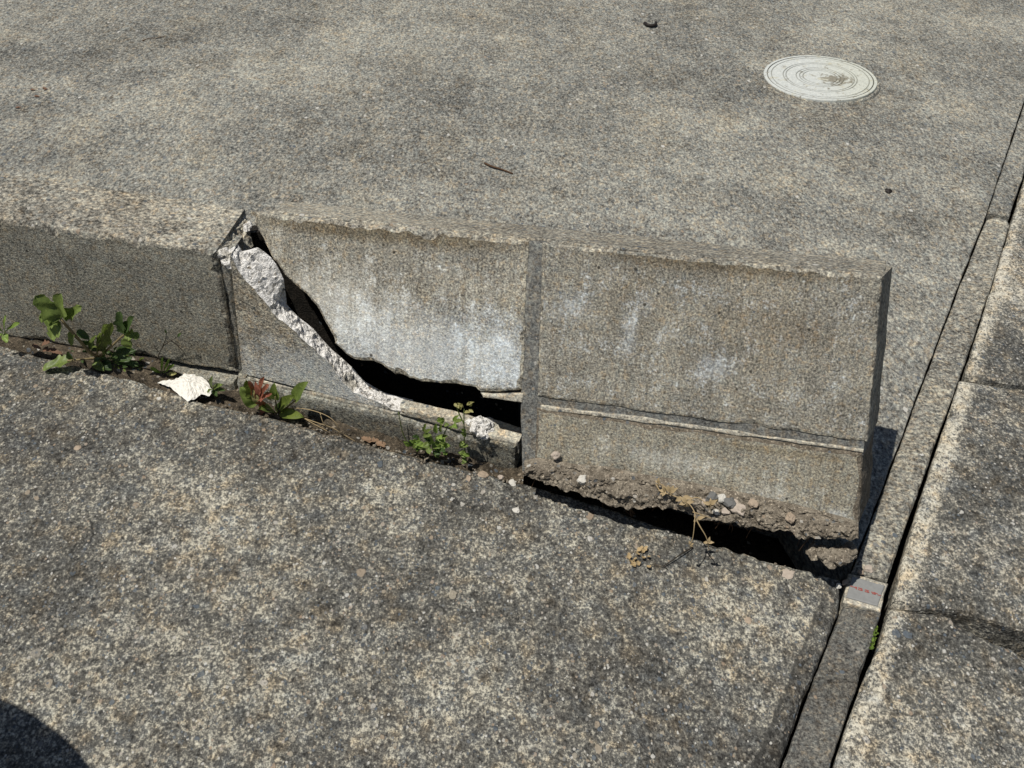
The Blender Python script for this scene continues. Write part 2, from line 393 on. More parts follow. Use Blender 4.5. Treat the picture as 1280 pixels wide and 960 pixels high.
def stone(bm, c, r, seed=0, flat=.7, sub=2, rough=.35):
    res = bmesh.ops.create_icosphere(bm, subdivisions=sub, radius=1)
    rr = random.Random(seed); ax = (rr.uniform(.75, 1.25), rr.uniform(.7, 1.1), flat*rr.uniform(.8, 1.1)); rz = rr.uniform(0, 6.28)
    R = Matrix.Rotation(rz, 3, 'Z') @ Matrix.Rotation(rr.uniform(-.4, .4), 3, 'X')
    for v in res['verts']:
        p = v.co.copy(); k = 1+rough*mnoise.noise(p*1.3+Vector((seed*3.7, seed, 0)))+rough*.4*mnoise.noise(p*3.1+Vector((seed, 0, 5)))
        v.co = R @ Vector((p.x*ax[0]*k, p.y*ax[1]*k, p.z*ax[2]*k))*r + Vector(c)
    return bm
def sheet(bm, A, mat=0):
    """grid of points A[i][j] as faces"""
    V = [[bm.verts.new(p) for p in row] for row in A]
    for i in range(len(V)-1):
        for j in range(len(V[0])-1):
            f = bm.faces.new((V[i][j], V[i+1][j], V[i+1][j+1], V[i][j+1])); f.material_index = mat
    return V

gn = GN.normalized()
def gpx(lst, d=0): return [G(x, y, d) for x, y in lst]
def far(x, y, d=0): return Vector((x, y, gz(x, y, d)))

# ================================================================== STRUCTURE
# soil sheet under everything, dropping into a pit below the tipped section
bm = bmesh.new()
xs = [-60, -20, -6, -2] + [-1.5+.05*i for i in range(61)] + [2, 6, 20, 60]
ys = [-10, -3, -1, 0] + [.3+.05*i for i in range(35)] + [2.5, 5, 15, 60]
sheet(bm, [[Vector((x, y, gz(x, y, -.14+.006*mnoise.noise(Vector((x*20, y*20, 0)))))) for y in ys] for x in xs])
bmesh.ops.recalc_face_normals(bm, faces=bm.faces)
tag(link('ground', bm, M['soil']), kind='structure')

# sidewalk slab, lower left
S_edge = [(-160, 392), (0, 431), (95, 456), (180, 478), (250, 500), (330, 519), (430, 546), (500, 566), (575, 583), (650, 601), (760, 634), (860, 668), (950, 697), (1052, 724)]
S_right = [(1047, 765), (1021, 835), (973, 960), (907, 1140)]
bm = slab([S(x, y) for x, y in S_edge+S_right] + [Vector((x, y, gs(x, y))) for x, y in ((-.2, -1.5), (-6, -1.5), (-6, 2.6))], SN.normalized(), .12, cham=.0035, jit=.0022, step=.006, seed=3, chip=.004)
tag(link('sidewalk', bm, M['walk']), kind='structure')

# upper pavement
bm = slab(gpx([(1067, 703), (1100, 617), (1128, 543), (1159, 460), (1196, 362), (1233, 268), (1272, 150), (1302, 60)]) +
          [far(6.0, 13.5), far(6, 40), far(-40, 40), far(-40, 4), far(-3.0, 1.85), far(-.72, 1.42), far(-.38, 1.31), far(0, 1.16), far(.38, 1.04)],
          gn, .12, cham=.0015, jit=.0012, step=.008, seed=5, chip=.001)
tag(link('pavement', bm, M['slab']), kind='structure')

# kerb strip
def kerb(pts, mat, sd, cham=.0025, extra=(), drop=0, chip=.002):
    bm = slab([p+Vector((0, 0, drop)) for p in gpx(pts)]+list(extra), gn, .1, cham=cham, jit=.0012, step=.006, seed=sd, chip=chip)
    return tag(link('kerb', bm, mat), kind='structure')
kerb([(1235, 264), (1262, 269), (1284, 205), (1320, 92)], M['slab'], 7, extra=[far(6.10, 13.5), far(6.01, 13.5)]+gpx([(1304, 62), (1274, 150)]))
kerb([(1234, 274), (1246, 270), (1260, 275), (1262, 282), (1243, 345), (1204, 460), (1165, 566), (1128, 668), (1110, 723), (1064, 714), (1069, 705), (1102, 618), (1130, 543), (1161, 461), (1198, 363), (1230, 281)], M['kerb_top'], 8, chip=.003)
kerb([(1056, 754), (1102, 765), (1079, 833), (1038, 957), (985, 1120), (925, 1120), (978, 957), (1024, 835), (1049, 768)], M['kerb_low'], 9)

# gutter slabs along the road
def road(pts, sd, extra=(), chip=.007, cham=.004):
    bm = slab(gpx(pts)+list(extra), gn, .1, cham=cham, jit=.002, step=.006, seed=sd, chip=chip)
    return tag(link('road', bm, M['gutter']), kind='structure')
road([(1206, 468), (1242, 352), (1284, 214), (1324, 90)], 11, extra=[far(6.2, 13.5), far(12, 13.5), far(12, 2.2)]+gpx([(1400, 499), (1280, 480)]))
R2E = [(1120, 754), (1165, 763), (1205, 768), (1225, 779), (1250, 788), (1280, 796), (1400, 822)]
road([(1115, 751), (1133, 685), (1157, 604), (1200, 475), (1280, 486), (1400, 505)], 12, extra=[far(12, 2.19), far(12, -.5)]+gpx([(1400, 812), (1280, 786), (1250, 778), (1228, 772), (1207, 763), (1165, 758)]))
road([(1113, 760), (1091, 824), (1072, 868), (1044, 957), (991, 1130)]+[], 13, extra=[far(.2, -1.5), far(12, -1.5), far(12, -.55)]+gpx([(1400, 842), (1280, 813), (1245, 804), (1222, 793), (1203, 773), (1160, 764)]))

# packed dirt and grit in the gaps (uncountable)
bm = bmesh.new()
A = []
for i in range(150):
    t = i/149; k = t*12.35
    a, b = S_edge[min(int(k), 12)] if int(k) < 13 else S_edge[-1], S_edge[min(int(k)+1, 13)]
    fx = k-int(k); px, py = a[0]+(b[0]-a[0])*fx, a[1]+(b[1]-a[1])*fx
    if px > 655: break
    e = S(px, py); row = []
    for j in range(16):
        q = e + Vector((.03, .99, 0))*(-.003+.0042*j)
        h = -.013 + .006*fbm(q, 70, 2) + .004*fbm(q, 220, 3) + (.010 if px < 300 else .004)*(j/15)
        row.append(Vector((q.x, q.y, gs(q.x, q.y, h))))
    if px < 235:
        kk = min(1, (235-px)/50)
        for j, q in enumerate(row):
            tgt = -.009+.0035*fbm(q, 90, 5)+.002*fbm(q, 260, 6); w_ = kk*min(1, max(0, (j-.6)/2)); q.z = q.z*(1-w_)+tgt*w_
    A.append(row)
sheet(bm, A); bmesh.ops.recalc_face_normals(bm, faces=bm.faces)
for f in bm.faces:
    if f.normal.z < 0: f.normal_flip()
tag(link('soil', bm, M['gapsoil']), kind='stuff', label='dirt packed in the gap between sidewalk and wall', cat='dirt')

# ================================================================== STANDING WALL
LO = Vector((-.382, 1.142, 0.0)); LR = Matrix.Rotation(rad(-9.3), 3, 'Z')
wall = root('block_wall', LO, LR, label='low grey concrete block wall still standing at the left, its end block broken off along a curved crack', cat='wall')
lu_, ln_ = LR.col[0].copy(), LR.col[1].copy()          # along, away
def LW(px, py, off=0): return un(px, py, LO - ln_*off, ln_)      # on the left face
def lw(u, v, d=0): return LO + lu_*u + ln_*d + Vector((0, 0, v))
TL_, TR_ = LW(0, 274), LW(269, 315)
BL_, BR_ = LW(0, 420), LW(296, 466)
slopeT = (TR_-TL_)/(TR_-TL_).length
# upper course: front faces of two blocks butted (joint outside the photo), the top surface carries its own mat
def wallblock(corners, thick, nrm, mats, sd, parent, name='block', **kw):
    bm = slab(corners, nrm, thick, seed=sd, side_mat=1 if isinstance(mats, (list, tuple)) else 0, **kw)
    return link(name, bm, mats, parent)
wallblock([TR_-slopeT*.375, TR_, BR_, BR_-(BR_-BL_).normalized()*.375], .1, -ln_, [M['wall_left'], M['wall_top']], 21, wall, cham=.0035, jit=.0015, chip=.004, step=.004)
wallblock([TR_-slopeT*.775, TR_-slopeT*.385, BR_-(BR_-BL_).normalized()*.385, BR_-(BR_-BL_).normalized()*.775], .1, -ln_, [M['wall_left'], M['wall_top']], 22, wall, cham=.0035, jit=.0015, chip=.003)
a = TR_-slopeT*.38
wallblock([a-lu_*.005-ln_*-.004, a+lu_*.005-ln_*-.004, a+lu_*.005+Vector((0, 0, -.18))+ln_*.004, a-lu_*.005+Vector((0, 0, -.18))+ln_*.004], .094, -ln_, M['mortar'], 23, wall, 'mortar_joint', cham=.001, jit=.0006)

# remaining broken block: front shell with a thick ragged fracture
A2 = un(297, 468, (0, 0, 0), Vector((0, 0, 1))); B2 = un(650, 553, (0, 0, 0), Vector((0, 0, 1)))
t2 = (B2-A2).normalized(); n2 = Vector((t2.y, -t2.x, 0)); b2 = -n2                   # n2 faces the viewer, b2 away
def SH(px, py, back=0): return un(px, py, A2 + b2*back, n2)
T = .028
front = [(286, 315), (293, 324), (297, 333), (305, 345), (314, 352), (322, 360), (331, 372), (340, 384), (350, 396), (360, 401), (368, 408), (377, 418), (388, 428), (400, 437), (408, 444), (417, 456), (425, 467), (432, 477), (440, 484), (450, 489), (462, 495), (476, 500), (490, 506), (505, 510)]
inner = [(297, 305), (303, 314), (312, 312), (322, 309), (331, 315), (339, 322), (345, 330), (350, 339), (355, 350), (354, 360), (350, 370), (358, 380), (366, 389), (374, 397), (382, 403), (392, 411), (402, 423), (415, 437), (428, 448), (440, 459), (455, 476), (468, 484), (482, 491), (508, 504)]
Fp = resample([SH(p[0]-(2 if p[0] > 310 else 0), p[1]+3.5) for p in front], .004, False)
Ip_ = resample([SH(p[0], p[1], T) for p in inner], .004, False)
Fp = [q+(t2*fbm(q, 150, 1)+Vector((0, 0, 1))*fbm(q, 150, 2))*.0016+(t2*fbm(q, 55, 7)+Vector((0, 0, 1))*fbm(q, 55, 8))*.0028 for q in Fp]
def pick(L, t): k = t*(len(L)-1); i = min(int(k), len(L)-2); return L[i].lerp(L[i+1], k-i)
NR = 220; rim = []
for i in range(NR):
    t = i/(NR-1); a, b = pick(Fp, t), pick(Ip_, t); row = []
    for j in range(19):
        q = a.lerp(b, j/18); e = min(1, 4*j/18, 4*(18-j)/18)
        q = q + Vector((0, 0, 1))*((.0035*fbm(q, 60, 4)+.004*fbm(q, 160, 5, 4)+.0025*fbm(q, 380, 8, 2)+.006*(lambda d: d[1]-d[0])(mnoise.voronoi(q*95)[0])-.0015)*e) + t2*(.004*fbm(q, 90, 6)*e)
        row.append(q)
    rim.append(row)
bm = bmesh.new()
sheet(bm, rim, 1)
leftbot, rightbot = SH(303, 467), SH(507, 517)
poly = [r[0] for r in rim] + [rightbot, leftbot]
cap(bm, [bm.verts.new(p) for p in poly], n2)
bk = [r[-1] for r in rim]                                                             # inside wall of the shell
sheet(bm, [[p, Vector((p.x, p.y, -.06))] for p in bk], 1)
a0, b0 = rim[0][0], rim[0][-1]; sheet(bm, [[a0, leftbot], [b0, Vector((b0.x, b0.y, 0))]], 1)
a0, b0 = rim[-1][0], rim[-1][-1]; sheet(bm, [[a0, rightbot], [b0, Vector((b0.x, b0.y, 0))]], 1)
sheet(bm, [[leftbot, rightbot], [leftbot+b2*T, rightbot+b2*T]], 1)
bmesh.ops.recalc_face_normals(bm, faces=bm.faces)
o = link('broken_block', bm, [M['shell'], M['fracture']], wall); o['label'] = 'lower corner of the snapped block with white ragged fracture'
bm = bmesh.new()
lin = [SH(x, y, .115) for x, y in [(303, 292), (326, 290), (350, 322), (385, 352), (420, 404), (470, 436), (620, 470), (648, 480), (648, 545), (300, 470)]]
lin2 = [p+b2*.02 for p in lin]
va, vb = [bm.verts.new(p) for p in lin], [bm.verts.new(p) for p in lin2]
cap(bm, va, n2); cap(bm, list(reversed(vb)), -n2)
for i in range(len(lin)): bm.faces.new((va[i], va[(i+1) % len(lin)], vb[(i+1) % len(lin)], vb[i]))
link('shade_liner', bm, M['pit'], wall)  # added dark sheet standing in for the shade of the hollow core
# head joint between left block and the remnant
jb = [LW(274, 321, -.006), LW(285, 322, -.006), LW(303, 468, -.006), LW(296, 466, -.006)]
wallblock(jb, .05, -ln_, M['mortar'], 25, wall, 'mortar_joint', cham=.0015, jit=.0012, chip=.002, step=.004)
# chipped end of the left block at the top: cross web and lumps of mortar
bm = bmesh.new()
for k, (px, py, d, r) in enumerate([(279, 317, .012, .010), (305, 287, .08, .009), (309, 283, .085, .008), (292, 316, .02, .009), (284, 325, .008, .008), (289, 332, .006, .006)]):
    stone(bm, LW(px, py, -d), r, seed=40+k, flat=.8, sub=3, rough=.5)
A = []
for i in range(30):
    row = []
    for j in range(16):
        t, q = i/29, j/15
        a = LW(270+35*t, 314-48*t, -.098*t-.001); b = LW(288+28*t, 331-32*t, -.004-.066*t)
        p = a.lerp(b, q); e = min(1, 5*q, 5*(1-q)+.2)
        row.append(p + (lu_*.5+Vector((0, 0, .8)))*e*(.0045*fbm(p, 90, 3)+.002*fbm(p, 260, 4)) - Vector((0, 0, .002)) - Vector((0, 0, .02))*max(0, q-.6)*t)
    A.append(row)
sheet(bm, A, 1); bmesh.ops.recalc_face_normals(bm, faces=bm.faces)
link('broken_edge', bm, [M['fracture'], M['mortar_light']], wall)
# lower course
LOWN = n2
def lowerface(off=.006): return lambda px, py: un(px, py, A2 + n2*off, n2)
lf = lowerface(.004)
c0 = SH(297, 470); 
low = [A2+n2*.005+t2*-.002, A2+n2*.005+t2*.394, A2+n2*.005+t2*.394+Vector((0, 0, -.15)), A2+n2*.005+t2*-.002+Vector((0, 0, -.15))]
wallblock([p+Vector((0, 0, -.004)) for p in low], .03, n2, M['lower'], 27, wall, 'lower_block', cham=.003, jit=.0015, chip=.004, step=.005)
e0 = lw(.0, 0)
low = [BR_-ln_*.012+Vector((0, 0, -.007)), BR_-(BR_-BL_).normalized()*.80-ln_*.004+Vector((0, 0, -.006)), BR_-(BR_-BL_).normalized()*.80+Vector((0, 0, -.15)), BR_-ln_*.012+Vector((0, 0, -.15))]
wallblock(low, .10, -(ln_), M['lower'], 28, wall, 'lower_block', cham=.003, jit=.0015, chip=.003, step=.005)
# mortar ledge along the remnant's bed joint, ending in a pale lump and a flat tan bed
def strip(name, toppx, botpx, mat, off=.006, back=.028, sd=1, parent=None):
    pts = [SH(x, y, -off) for x, y in toppx] + [SH(x, y, -off) for x, y in reversed(botpx)]
    bm = slab(pts, n2, back, cham=.0025, jit=.0012, step=.004, seed=sd, chip=.002)
    return link(name, bm, mat, parent)
strip('mortar_bed', [(498, 509), (520, 514), (540, 519), (560, 523), (578, 528), (596, 534), (608, 543), (648, 553)], [(498, 519), (540, 530), (578, 541), (602, 548), (625, 555), (648, 560)], M['mortar_light'], off=.003, back=.016, sd=31, parent=wall)
strip('mortar_bed', [(306, 470), (350, 482), (400, 492), (450, 504), (498, 516)], [(306, 474), (350, 487), (400, 499), (450, 512), (498, 524)], M['mortar_light'], off=.001, sd=32, parent=wall)
bm = bmesh.new()
for k, (px, py, bk_, r) in enumerate([(598, 528, .006, .010), (605, 530, .010, .011), (594, 534, .0, .008), (610, 538, .006, .008), (586, 528, .004, .007), (602, 541, -.003, .009), (612, 528, .02, .008), (607, 546, -.003, .006)]):
    stone(bm, SH(px, py, bk_), r, seed=60+k, flat=.7, sub=3, rough=.55)
link('broken_edge', bm, M['fracture'], wall)
# flat bed at the end of the lower course
q = [SH(606, 541, 0), SH(649, 554, 0)]
pts = [q[0], q[1], q[1]+b2*.028, q[0]+b2*.028]
bm = slab([p+Vector((0, 0, .002)) for p in pts], (0, 0, 1), .02, cham=.002, jit=.001, step=.004, seed=33)
link('mortar_bed', bm, M['mortar_light'], wall)

# ================================================================== TIPPED SECTION
tip = root('toppled_wall_section', PO, PM, label='broken-off two-course concrete block section tipped backward over the pavement, torn out of its footing', cat='wall')
def pl(u, v, d=0): return PO + pu*u + pv*v + pt_*d
pf = -pt_
TOPM = M['wall_top']
# whole block (right)
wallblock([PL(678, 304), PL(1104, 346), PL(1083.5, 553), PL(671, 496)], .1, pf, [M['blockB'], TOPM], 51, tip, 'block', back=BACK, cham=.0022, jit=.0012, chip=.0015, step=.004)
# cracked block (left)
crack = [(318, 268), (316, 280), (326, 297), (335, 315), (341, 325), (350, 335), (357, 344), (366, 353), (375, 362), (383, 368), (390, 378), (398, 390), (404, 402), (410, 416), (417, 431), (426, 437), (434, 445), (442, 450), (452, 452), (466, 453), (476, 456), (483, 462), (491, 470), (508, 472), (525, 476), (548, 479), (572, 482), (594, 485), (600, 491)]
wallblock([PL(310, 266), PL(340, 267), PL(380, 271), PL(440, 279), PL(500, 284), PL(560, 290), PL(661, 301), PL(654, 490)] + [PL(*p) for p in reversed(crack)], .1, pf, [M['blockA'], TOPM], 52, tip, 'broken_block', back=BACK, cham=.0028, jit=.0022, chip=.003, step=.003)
# thin mortar left hanging below it
wallblock([PL(600, 491), PL(653, 493), PL(652, 503), PL(628, 501), (PL(603, 498))], .06, pf, M['mortar_light'], 53, tip, 'mortar_bed', cham=.0015, jit=.0012, step=.003)
# lower course block
wallblock([PL(670, 510), PL(1079.5, 566), PL(1074, 655), PL(1000, 640), PL(900, 620), PL(800, 606), PL(668, 590)], .1, pf, [M['blockC'], M['clod_grey']], 54, tip, 'lower_block', back=BACK, cham=.0028, jit=.0014, chip=.002, step=.004)
# joints
wallblock([PL(658, 301, -.0021), PL(681, 303, -.0021), PL(675, 500, -.0021), PL(670, 592, -.0021), PL(652, 590, -.0021), PL(650, 500, -.0021)], .095, pf, M['joint'], 55, tip, 'mortar_joint', back=BACK, cham=.0018, jit=.0012, chip=.0015, step=.004)
wallblock([PL(672, 491, -.0024), PL(1081.5, 549, -.0024), PL(1079.5, 570, -.0024), PL(671, 515, -.0024)], .094, pf, M['joint'], 56, tip, 'mortar_joint', back=BACK, cham=.001, jit=.0008, step=.004)
wallblock([PL(676, 507, -.0004), PL(800, 522, -.0004), PL(1079.5, 562, -.0004), PL(1079, 566, -.0004), PL(800, 527, -.0004), PL(676, 512, -.0004)], .02, pf, M['mortar_light'], 57, tip, 'mortar_bed', cham=.001, jit=.0014, step=.003)
# end face plate is the side of the blocks; thin mortar skin on the top edge
wallblock([p for p in [pl(-.36, .0005, .012), pl(.385, .0005, .004), pl(.388, .0005, .098), pl(-.385, .0005, .098)]], .004, pv, M['wall_top'], 58, tip, 'top_skin', cham=.001, jit=.002, chip=.003, step=.005)
# dirt-caked footing
top_px = [(655, 575), (672, 572), (720, 580), (760, 583), (800, 592), (850, 600), (900, 610), (950, 620), (1000, 632), (1050, 645), (1074, 652)]
bot_px = [(657, 596), (680, 604), (716, 616), (752, 628), (790, 636), (826, 634), (858, 641), (880, 650), (905, 655), (935, 658), (965, 664), (1000, 672), (1040, 674), (1068, 672)]
def along(L, t):
    k = t*(len(L)-1); i = min(int(k), len(L)-2); f = k-i
    return (L[i][0]+(L[i+1][0]-L[i][0])*f, L[i][1]+(L[i+1][1]-L[i][1])*f)
def atx(L, x):
    for a, b in zip(L, L[1:]):
        if x <= b[0]: f = (x-a[0])/(b[0]-a[0]); return a[1]+(b[1]-a[1])*f
    return L[-1][1]
bm = bmesh.new(); A = []
NX, NY = 230, 26
for i in range(NX):
    x = 656+(1073-656)*i/(NX-1); y0, y1 = atx(top_px, x), atx(bot_px, x)
    row = []
    for j in range(NY):
        t = j/(NY-1)
        y = y0+(y1-y0)*t
        off = .002+.022*math.sin(math.pi*min(t, .75)*.66)
        q = PL(x, y, off)
        nz = .007*fbm(q, 38, 8)+.005*fbm(q, 110, 9)+.0032*fbm(q, 300, 10)
        e = min(1, t*5)*(1 if t < .9 else (1-t)*10*.6+.4)
        q = q - pt_*nz*e + pv*(.007*fbm(q, 55, 11)+.005*fbm(q, 95, 12))*max(0, t-.4)
        row.append(q)
    last = row[-1]
    for k in range(1, 6): row.append(last + pt_*(.018*k) - pv*(.006*math.sin(k)) + Vector((0, 0, .003*fbm(last, 80, k))))
    A.append(row)
sheet(bm, A); bmesh.ops.recalc_face_normals(bm, faces=bm.faces)
link('dirt_crust', bm, M['clod'], tip)
# hanging clod at the far corner and small roots
bm = bmesh.new()
for k, (px, py, off, r) in enumerate([(1050, 694, .012, .015), (1030, 692, .012, .013), (1062, 690, .008, .012), (1018, 690, .008, .010), (1040, 697, .016, .011)]):
    stone(bm, PL(px, py, off), r*.95, seed=80+k, flat=.55, sub=3, rough=.5)
link('clod', bm, M['clod'], tip)
bm = bmesh.new()
rr = random.Random(3)
for k in range(26):
    x = rr.uniform(665, 1060); y = atx(bot_px, x)-rr.uniform(0, 6)
    p = PL(x, y, .015); q = p+Vector((rr.uniform(-.012, .012), rr.uniform(-.006, .01), -rr.uniform(.006, .022))); m_ = p.lerp(q, .5)+Vector((rr.uniform(-.004, .004), 0, 0))
    tube(bm, curve([p, m_, q], 4), .0005, .0002, 4)
link('roots', bm, M['twig'], tip)

# ================================================================== THINGS ON THE GROUND
# access cover
cc = (G(955, 100)+G(1093, 100)+G(1024, 74.5)*.5+G(1024, 126)*.5)/3
cR = (G(1093, 100)-G(955, 100)).length/2*.965
lidn = Vector((-.030, .055, 1)).normalized(); cc = cc+Vector((0, 0, .0050))
Rg = Vector((0, 0, 1)).rotation_difference(lidn).to_matrix()
cov = root('access_cover', cc, Rg, label='round off-white metal access cover with concentric rings set into the pavement', cat='cover')
def disc(prof, parent, name, mats, seg=96, wob=0):
    bm = bmesh.new(); rings = []
    for (r, z) in prof:
        if r < 1e-6: rings.append([bm.verts.new(cc+Rg@Vector((0, 0, z)))])
        else: rings.append([bm.verts.new(cc+Rg@Vector((r*math.cos(k*2*math.pi/seg), r*math.sin(k*2*math.pi/seg), z+wob*mnoise.noise(Vector((r*90, k*.7, 0)))))) for k in range(seg)])
    for a, b in zip(rings, rings[1:]):
        for k in range(seg):
            if len(a) == 1: bm.faces.new((a[0], b[k], b[(k+1) % seg]))
            else: bm.faces.new((a[k], b[k], b[(k+1) % seg], a[(k+1) % seg]))
    bmesh.ops.recalc_face_normals(bm, faces=bm.faces)
    return link(name, bm, mats, parent)
s = NT('worn_cover_paint')
a_ = s.noise(60, 5, .7); g_ = s.noise(260, 3, .75)
c = s.mix(s.step(g_, .4, .7), (.46, .48, .455), (.60, .61, .565))
wr = s.math('ADD', s.math('ADD', s.math('MULTIPLY', a_, .8), s.math('MULTIPLY', g_, .25)), s.math('MULTIPLY', s.blob((.035, -.01, 0), (.07, .05, .05), 0.0), .17))
c = s.mix(s.step(wr, .58, .66), c, (.22, .205, .165))
c = s.mix(s.step(s.noise(34, 4, .7, off=(3, 1, 7)), .56, .66), c, (.46, .45, .37))
cr_ = s.n('ShaderNodeVectorMath', {0: s.co}, operation='LENGTH').outputs['Value']
for q_ in (.30, .36, .42, .60, .65, .86, .934):
    d_ = s.math('ABSOLUTE', s.math('SUBTRACT', cr_, cR*q_)); c = s.mix(s.math('MULTIPLY', s.step(d_, .0019, .0006), .75 if q_ > .9 else .5), c, (.16, .16, .14))
stud = s.voro(150, off=(1, 1, 0)); c = s.mix(s.math('MULTIPLY', s.step(stud.outputs['Distance'], .22, .12), .35), c, (.25, .25, .21))
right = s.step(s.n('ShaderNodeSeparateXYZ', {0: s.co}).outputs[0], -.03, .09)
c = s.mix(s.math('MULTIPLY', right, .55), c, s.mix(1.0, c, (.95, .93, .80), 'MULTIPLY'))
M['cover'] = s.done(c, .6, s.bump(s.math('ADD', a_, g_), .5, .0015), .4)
prof = [(0, .0018), (.010, .0018), (.011, .0008), (.012, .0018)]
for q in (.30, .36, .42, .60, .65, .86): prof += [(cR*q-.0012, .0018), (cR*q-.0005, .0002), (cR*q+.0005, .0002), (cR*q+.0012, .0018)]
prof += [(cR*.925, .0018), (cR*.93, -.004), (cR*.938, -.004), (cR*.943, .0022), (cR*.995, .002), (cR, .0005), (cR+.0004, -.012)]
disc(prof, cov, 'lid', M['cover'], wob=.0003)
disc([(cR*.99, -.004), (cR+.003, -.0025), (cR+.006, -.0042), (cR+.009, -.010)], cov, 'mortar_collar', M['slab'], wob=.002)

# boundary marker plate with engraved red arrow line
bp = [G(1064, 719, .003), G(1107, 731, .003), G(1098, 761, .003), G(1056, 749, .003)]
mk = root('boundary_marker', (bp[0]+bp[2])/2, label='small square grey boundary marker plate with a faint red line, set in the kerb strip', cat='marker')
base_ = [G(1061, 716, .001), G(1111, 729, .001), G(1101, 764, .001), G(1053, 752, .001)]
link('mortar_bed', slab(base_, gn, .03, cham=.0015, jit=.0012, step=.003, seed=70), M['mortar_light'], mk)
link('plate', slab([G(1065, 720, .003), G(1106, 731.5, .003), G(1097, 757, .003), G(1058, 746, .003)], gn, .004, cham=.0008, jit=.0003, step=.003, seed=71), plain('zinc_plate', (.22, .222, .215), .6, .28, 110, .4), mk)
bm = bmesh.new()
def flat(px):
    bm.faces.new([bm.verts.new(G(x, y, .0036)) for x, y in px])
dx, dy = (1103-1061)/1., (744.5-732.2)/1.
def on(t, o): return (1061+dx*t-.29*o, 732.2+dy*t+o)
for t0, t1, o_, h_ in [(.04, .24, -.3, .45), (.27, .40, -.9, .5), (.28, .42, 1.0, .5), (.47, .60, -.9, .5), (.48, .62, 1.0, .5), (.66, .86, -.5, .45), (.70, .80, .9, .5), (.86, .96, .6, .4)]:
    flat([on(t0, o_-h_), on(t1, o_-h_), on(t1, o_+h_), on(t0, o_+h_)])
for t in (.20, .36, .54, .76): flat([on(t-.02, -1.6), on(t+.04, -1.2), on(t+.05, 1.5), on(t+.01, 1.2)])
bmesh.ops.recalc_face_normals(bm, faces=bm.faces)
link('red_marking', bm, plain('faded_red', (.30, .085, .07), .7, .35, 400), mk)

# ------------------------------------------------------------------ weeds
def leaf(bm, base, tip_, width, shape='round', facing=None, curl=.15, fold=.18, mat=0, nu=14, nv=8, seed=0):
    base, tip_ = Vector(base), Vector(tip_); ax = tip_-base; L = ax.length; a = ax.normalized()
    nrm = Vector(facing or (-.1, -.55, .85)); nrm = (nrm - a*nrm.dot(a)).normalized(); side = a.cross(nrm).normalized()
    rr = random.Random(seed); V = []
    for i in range(nu+1):
        t = i/nu
        if shape == 'round': wd = math.sin(math.pi*min(1, max(0, t))**.72)**.62
        elif shape == 'lance': wd = math.sin(math.pi*t**.8)**1.1
        elif shape == 'spoon': wd = (t**1.4)*math.sin(math.pi*min(1, t*.52+.48))**.55*1.5
        else: wd = math.sin(math.pi*t**.75)**.6*(1+.26*math.sin(t*15+rr.random()*2)+.10*math.sin(t*37))
        wd = max(wd, .03)*width*.5; row = []
        for j in range(-nv//2, nv//2+1):
            s_ = j/(nv/2)
            q = base + ax*(t + (.05*abs(s_)*math.sin(t*9) if shape == 'lobed' else 0)) + side*(s_*wd)
            q += nrm*(fold*width*abs(s_)**1.3*(wd/(width*.5)) - curl*L*(t**2) + .05*width*math.sin(t*11+s_*3+seed))
            row.append(q)
        V.append(row)
    V2 = sheet(bm, V, mat); return nrm
def LP(px, py, f=.02): return un(px, py, LO - ln_*f, ln_)
def weed(name, basepx, label, cat, forward, leaves, stems, P=LP, mats=('leaf', 'leaf_dark'), stem='stem', group=None, sr=(.0014, .0009)):
    b = P(basepx[0], basepx[1], forward)
    r_ = root(name, b, label=label, cat=cat, group=group)
    if stems:
        bm = bmesh.new()
        for st in stems:
            st_, rad_ = (st[0], st[1]) if isinstance(st[1], tuple) and isinstance(st[0], list) else (st, sr)
            tube(bm, curve([P(x, y, f) for (x, y, f) in st_], 6), rad_[0], rad_[1], 6)
        link('stem', bm, M[stem], r_, smooth=True)
    bm = bmesh.new()
    for k, l in enumerate(leaves):
        (x0, y0, f0), (x1, y1, f1), wpx, shape = l[:4]; kw = l[4] if len(l) > 4 else {}
        p, q = P(x0, y0, f0), P(x1, y1, f1); wd = wpx/F*(p-CAM).dot(fw)
        leaf(bm, p, q, wd, shape, seed=k*3+len(leaves), **kw)
    link('foliage', bm, [M[m] for m in mats], r_, smooth=True)
    return r_
